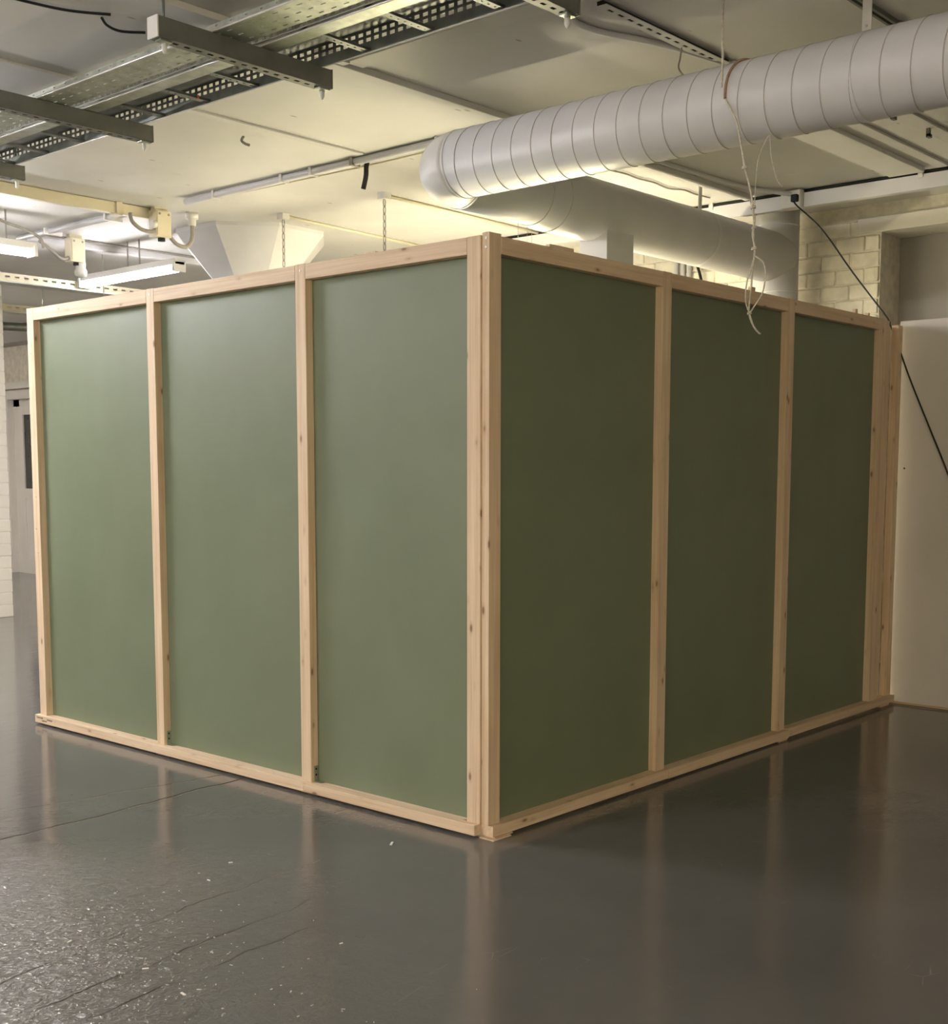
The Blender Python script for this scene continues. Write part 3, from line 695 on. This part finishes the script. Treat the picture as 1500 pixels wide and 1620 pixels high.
cr = MB().tube(smooth_path([(0.952, -0.471, ZC), (0.95, -0.470, 3.34), (0.952, -0.474, 3.22), (0.95, -0.472, 3.112)]), 0.005, 8).build('hanging_cord', 'rope'); tag(cr, 'straight white cord dropping from the ceiling in front of the big duct', 'cord')

# ================================================================== LAMPS
def batten(name, label, L_, emat, group=None, bw=0.05):
    """fluorescent batten along local x, tubes below a slim body, centred at origin"""
    r = empty(name, (0, 0, 0), label, 'lamp', group)
    box_at('body', 'white', r, -L_/2, L_/2, -bw, bw, 0.03, 0.085, 0.006)
    for yy in (-0.035, 0.035):
        MB().tube([(-L_/2+0.03, yy, 0.0), (L_/2-0.03, yy, 0.0)], 0.019, 12).build('tube', emat, r)
    for s in (-1, 1):
        box_at('end_holder', 'white', r, min(s*(L_/2-0.03), s*L_/2), max(s*(L_/2-0.03), s*L_/2), -0.06, 0.06, -0.025, 0.06, 0.004)
    return r
def place(o, loc, rz): o.location = loc; o.rotation_euler.z = rz
b0 = batten('batten_lamp', 'bright tube lamp at the left edge, running toward the junction box', 1.5, 'tube_near', 'ceiling tube lamps')
for x in (-0.5, 0.52): MB().tube([(x, 0, 0.085), (x, 0, ZC-3.19)], 0.007, 8).build('hanger_rod', 'hose', b0)
MB().tube(smooth_path([(0.30, -0.02, 0.30), (0.46, -0.03, 0.22), (0.66, -0.05, 0.17), (0.78, -0.05, 0.12), (0.80, -0.05, 0.05)]), 0.012, 8).build('supply_cable', 'hose', b0)
place(b0, (0.66, 5.95, 3.19), 0)
b1 = batten('batten_lamp', 'lit tube lamp above the far left end of the enclosure, beside the column', 1.5, 'tube_near', 'ceiling tube lamps')
for x in (0.02, -0.16): MB().tube([(x, 0, 0.085), (x, 0, ZC-3.19)], 0.007, 8).build('hanger_rod', 'hose', b1)
place(b1, (2.58, 6.42, 3.19), math.pi/2)
ADDED_LAMPS = [((-1.45, 4.9, 3.19), 0, 'tube_hall', 'strong added tube lamp out of view, next in line with the left-edge tube'),
        ((-5.6, 2.6, 3.19), math.pi/2, 'tube_hall', 'strong added tube lamp out of view to the left of the camera'),
        ((1.2, 11.6, 3.19), 0, 'tube_far', 'tube lamp out of view in the far end of the hall'),
        ((-6.2, -5.8, 3.19), 0, 'tube_rear', 'warm added tube lamp out of view behind the camera')]
for (loc, rz, em, lab) in ADDED_LAMPS:  # unseen lamps added because those in view give too little light
    h = batten('batten_lamp', lab, 1.5, em, 'ceiling tube lamps', 0.022)
    for x in (-0.5, 0.5): MB().tube([(x, 0, 0.085), (x, 0, ZC-3.19)], 0.007, 8).build('hanger_rod', 'hose', h)
    place(h, loc, rz)
# warm battens hung on chains inside the enclosure
def chain(parent, x, y, z0, z1, k0=0):
    n = 0; z = z1; ln = 0.052
    while z > z0:
        mb = MB(); pts = []
        for k in range(13):
            a = 2*math.pi*k/12; u = 0.011*math.cos(a); w = ln*0.62*math.sin(a)
            pts.append((x+(u if n % 2 else 0), y+(0 if n % 2 else u), z-ln/2+w))
        mb.tube(pts, 0.0036, 5, cap=False); mb.build('chain_link', 'hose', parent); z -= ln; n += 1
w1 = batten('chain_hung_lamp', 'warm tube lamp hung on two chains inside the enclosure', 1.5, 'tube_dim', 'chain-hung lamps inside the enclosure')
LZ = 2.60; LZ2 = 2.25
for yy in (4.464, 3.334):
    lx = yy-3.90
    MB().quadbox(lx-0.035, lx+0.035, -0.035, 0.035, ZC-LZ-0.045, ZC-LZ).build('ceiling_rose', 'white', w1)
    chain(w1, lx, 0, 0.09, ZC-LZ-0.045)
w2 = batten('chain_hung_lamp', 'warm tube lamp hung inside the enclosure behind the duct branch', 1.5, 'tube_mid', 'chain-hung lamps inside the enclosure')
for lx in (-0.44, -0.33):
    MB().quadbox(lx-0.035, lx+0.035, -0.035, 0.035, ZC-LZ2-0.045, ZC-LZ2).build('ceiling_rose', 'white', w2)
    MB().tube([(lx, 0, 0.085), (lx, 0, ZC-LZ2-0.045)], 0.0012, 6).build('hanger_wire', 'steel', w2)
place(w1, (2.70, 3.90, LZ), math.pi/2); place(w2, (2.45, 2.2, LZ2), math.pi/2)
w3 = copy_tree(w2); place(w3, (3.95, 2.75, LZ2), 0)
for o in w3.children:
    if o.name.startswith('tube'): o.data = o.data.copy(); o.data.materials[0] = M['tube_box']
w3['label'] = 'warm tube lamp hung low inside the enclosure toward the brick wall'
# ceiling conduits feeding the chain lamps
for (p, q, lab) in (((2.74, 4.48, ZC-.012), (4.58, 4.62, ZC-.012), 'thin ceiling conduit leading away from the first chain rose'), ((2.74, 3.345, ZC-.014), (4.58, 3.42, ZC-.014), 'thin ceiling conduit leading away from the second chain rose')):
    pipe('conduit', [p, q], 0.012, 'cream', lab, 'conduit')

# ================================================================== COLUMNS
co = empty('flared_column', (3.12, 5.38, FZ), 'white column with a flared capital rising behind the enclosure', 'column')
MB().lathe([(0.27, FZ), (0.27, 3.02)], 8, (3.12, 5.38), 0.45, False).build('shaft', 'duct', co)
MB().lathe([(0.30, 3.02), (0.30, 3.05), (0.66, 3.47), (0.66, ZC)], 8, (3.12, 5.38), 0.45, False).build('capital', 'duct', co)
c2 = empty('block_column', (2.4, 9.0, FZ), 'white painted blockwork column at the far left edge', 'column')
me_c = None
for k in range(28):
    z0 = FZ+k*0.1252
    if me_c is None:
        o = box_at('course', 'wall', c2, 2.185, 2.635, 8.78, 9.23, z0+0.003, z0+0.1222, 0.006); me_c = o.data
    else:
        o = link('course', me_c, None, c2, (2.41+random.uniform(-.002, .002), 9.005+random.uniform(-.002, .002), z0+0.0626))
box_at('core', 'wall', c2, 2.19, 2.63, 8.785, 9.225, FZ, ZC)

# ================================================================== FAR LEFT SERVICES
def far_tray(y, x0, x1, z, label):
    t = empty('cable_tray', ((x0+x1)/2, y, z), label, 'cable tray')
    MB().perforated(x0, x1, z, z+0.075, holes(x0+.02, x1, 0.09, 0.045), [(z+0.035, z+0.052)], lambda a, w, t_: (a, y-0.1+t_, w), 0.002).build('side_rail', 'cream', t)
    MB().perforated(x0, x1, z, z+0.075, holes(x0+.02, x1, 0.09, 0.045), [(z+0.035, z+0.052)], lambda a, w, t_: (a, y+0.1+t_, w), 0.002).build('side_rail', 'cream', t)
    MB().quadbox(x0, x1, y-0.1, y+0.1, z, z+0.003).build('tray_base', 'galv', t)
    MB().tube([(x0, y-0.102, z), (x1, y-0.102, z)], 0.007, 8).build('rolled_edge', 'bright', t)
    for x in (x0+0.6, x0+1.8): MB().tube([(x, y-0.11, z-0.02), (x, y-0.11, ZC)], 0.005, 8).build('hanger_rod', 'galv', t)
    return t
far_tray(7.3, 1.0, 4.4, 3.15, 'pale cable tray under the ceiling just above the far left top corner')
far_tray(9.2, 2.66, 5.3, 3.14, 'lower looking pale cable tray beyond, at the far left edge')
pipe('pipe', [(1.0, 9.6, 2.97), (5.3, 9.0, 3.06)], 0.045, 'galvdark', 'grey pipe crossing in front of the far wall under the trays', 'pipe')
for k, yy in enumerate((2.545, 2.482, 2.421)):
    pipe('wall_pipe', [(5.365, yy, FZ), (5.365, yy, ZC)], 0.022, 'duct', 'vertical pipe on the brick wall glimpsed under the duct branch, '+('leftmost of three', 'middle of three', 'rightmost of three')[k], 'pipe', 'vertical pipes on the brick wall')
pipe('wall_cable', smooth_path([(5.35, 2.39, 3.35), (5.35, 2.342, 3.217), (5.35, 2.297, 3.085), (5.35, 2.26, 2.9)]), 0.012, 'black', 'dark cable slanting down the brick wall beside the vertical pipes', 'cable')

# ================================================================== SMALL THINGS ON THE CEILING
hs = pipe('hose_stub', smooth_path([(1.90, 2.66, 3.50), (1.885, 2.665, 3.44), (1.885, 2.67, 3.38), (1.88, 2.69, 3.30)]), 0.016, 'black', 'short black hose stub hanging from the ceiling conduits', 'hose')
pipe('ceiling_wire', smooth_path([(-1.10, 1.82, 3.492), (-0.915, 1.80, 3.492), (-0.753, 1.75, 3.488), (-0.601, 1.667, 3.492)]), 0.006, 'black', 'longer loose black wire on the ceiling at top left', 'wire')
pipe('ceiling_wire', smooth_path([(-0.60, 1.74, 3.495), (-0.546, 1.78, 3.485), (-0.47, 1.79, 3.482), (-0.374, 1.743, 3.490)]), 0.006, 'black', 'short loose black wire on the ceiling beside the whitened end cap', 'wire')
pipe('ceiling_wire', smooth_path([(1.38, 0.0, 3.485), (1.40, 0.02, 3.44), (1.42, 0.04, 3.40), (1.45, 0.02, 3.36)]), 0.004, 'hose', 'thin dark wire dangling from the ceiling above the duct', 'wire')
pipe('ceiling_hook', smooth_path([(1.06, 2.86, 3.50), (1.05, 2.87, 3.475), (1.06, 2.85, 3.455), (1.08, 2.83, 3.445)]), 0.008, 'hose', 'small dark bent hook in the ceiling', 'hook')
cab = pipe('ceiling_cable', smooth_path([(0.5, 0.02, 3.485), (0.72, 0.16, 3.482), (0.95, 0.18, 3.485), (1.30, 0.06, 3.485), (1.75, -0.02, 3.488)]), 0.014, 'duct', 'painted cable snaking across the ceiling behind the straight cord', 'cable')
pipe('ceiling_cable', smooth_path([(3.0, 1.30, 3.49), (3.9, 1.28, 3.488), (4.3, 1.22, 3.485), (4.5, 1.10, 3.47), (4.56, 1.05, 3.46)]), 0.016, 'duct', 'painted cable bending along the ceiling into the trunking behind the knots', 'cable')
# dark strut rail with studs at the upper right
sr = empty('ceiling_rail', (2.2, -0.83, ZC), 'dark slotted rail fixed to the ceiling above the duct at right', 'rail')
for dy in (-0.03, 0.0): box_at('rail', 'strut', sr, 0.4, 3.2, -0.85+dy, -0.835+dy, ZC-0.02, ZC, 0.002)
for x in (1.75, 2.6): MB().tube([(x, -0.84, ZC), (x, -0.84, ZC-0.05)], 0.006, 8).build('stud_bolt', 'steel', sr)
for k, x in enumerate((3.05, 3.55, 4.05)):
    h_ = MB().quadbox(x-0.012, x+0.012, -0.32, -0.30, ZC-0.06, ZC).quadbox(x-0.012, x+0.03, -0.32, -0.30, ZC-0.065, ZC-0.045).build('ceiling_hook', 'strut')
    tag(h_, 'dark bracket hook on the ceiling, '+('nearest the big duct', 'middle of the three at right', 'nearest the white trunking')[k], 'hook', 'bracket hooks near the right edge')
strip(11, 2.2, 4.52, -0.36, -0.26, 0.014)

sl = empty('slotted_strip', (1.1, -0.02, ZC), 'pale slotted strip fixed to the ceiling behind the straight cord', 'strip')
MB().perforated(0.70, 1.75, -0.055, 0.015, holes(0.76, 1.70, 0.075, 0.04), [(-0.028, -0.012)], lambda a, w, t: (a, w, ZC-0.022+t), 0.003).build('face', 'ceil', sl)
MB().quadbox(0.70, 1.75, -0.035, -0.005, ZC-0.018, ZC-0.001).build('backing', 'darkhole', sl)
pipe('ceiling_wire', smooth_path([(3.05, 1.66, 3.49), (3.18, 1.68, 3.49), (3.33, 1.66, 3.488), (3.51, 1.68, 3.49), (3.66, 1.66, 3.488), (3.9, 1.69, 3.49), (4.0, 1.63, 3.488), (4.18, 1.645, 3.49), (4.36, 1.63, 3.49)]), 0.006, 'hose', 'thin wavy wire on the lit ceiling above the duct branch', 'wire')

# ================================================================== FLOOR SCRAPS
for k, (x, y, r) in enumerate(((-0.297, 0.26, 0.02), (-1.735, -0.328, 0.012), (-1.164, -0.384, 0.006), (-1.739, 0.287, 0.010), (-1.702, -0.086, 0.010), (-1.619, 0.934, 0.010), (-1.072, 0.446, 0.008), (-0.888, 0.554, 0.008))):
    a = random.uniform(0, 3.1); T = Matrix.Translation((x, y, FZ)) @ Matrix.Rotation(a, 4, 'Z')
    o = MB().quadbox(-r, r, -r*0.25, r*0.25, 0.0002, 0.003, T).build('paint_flake', 'paper')
    tag(o, 'tiny pale scrap lying on the grey floor', 'scrap', 'pale scraps on the floor')
gm = MB()  # splatter specks kept pale to stand in for lamp glints
for k in range(520):
    x = random.gauss(-1.85, 0.32); y = random.gauss(0.12, 0.42); r = random.uniform(0.0010, 0.0036)
    if x > -0.8: continue
    T = Matrix.Translation((x, y, FZ)) @ Matrix.Rotation(random.uniform(0, 3.1), 4, 'Z') @ Matrix.Rotation(random.uniform(-.35, .35), 4, 'X')
    gm.quadbox(-r*random.uniform(1, 2.6), r, -r*0.6, r*0.6, -0.001, 0.0016, T)
tag(gm.build('floor_glint_grit', 'glint_grit'), 'pale splatter specks standing in for lamp glints on the worn floor at bottom left', 'glint_grit', kind='stuff')
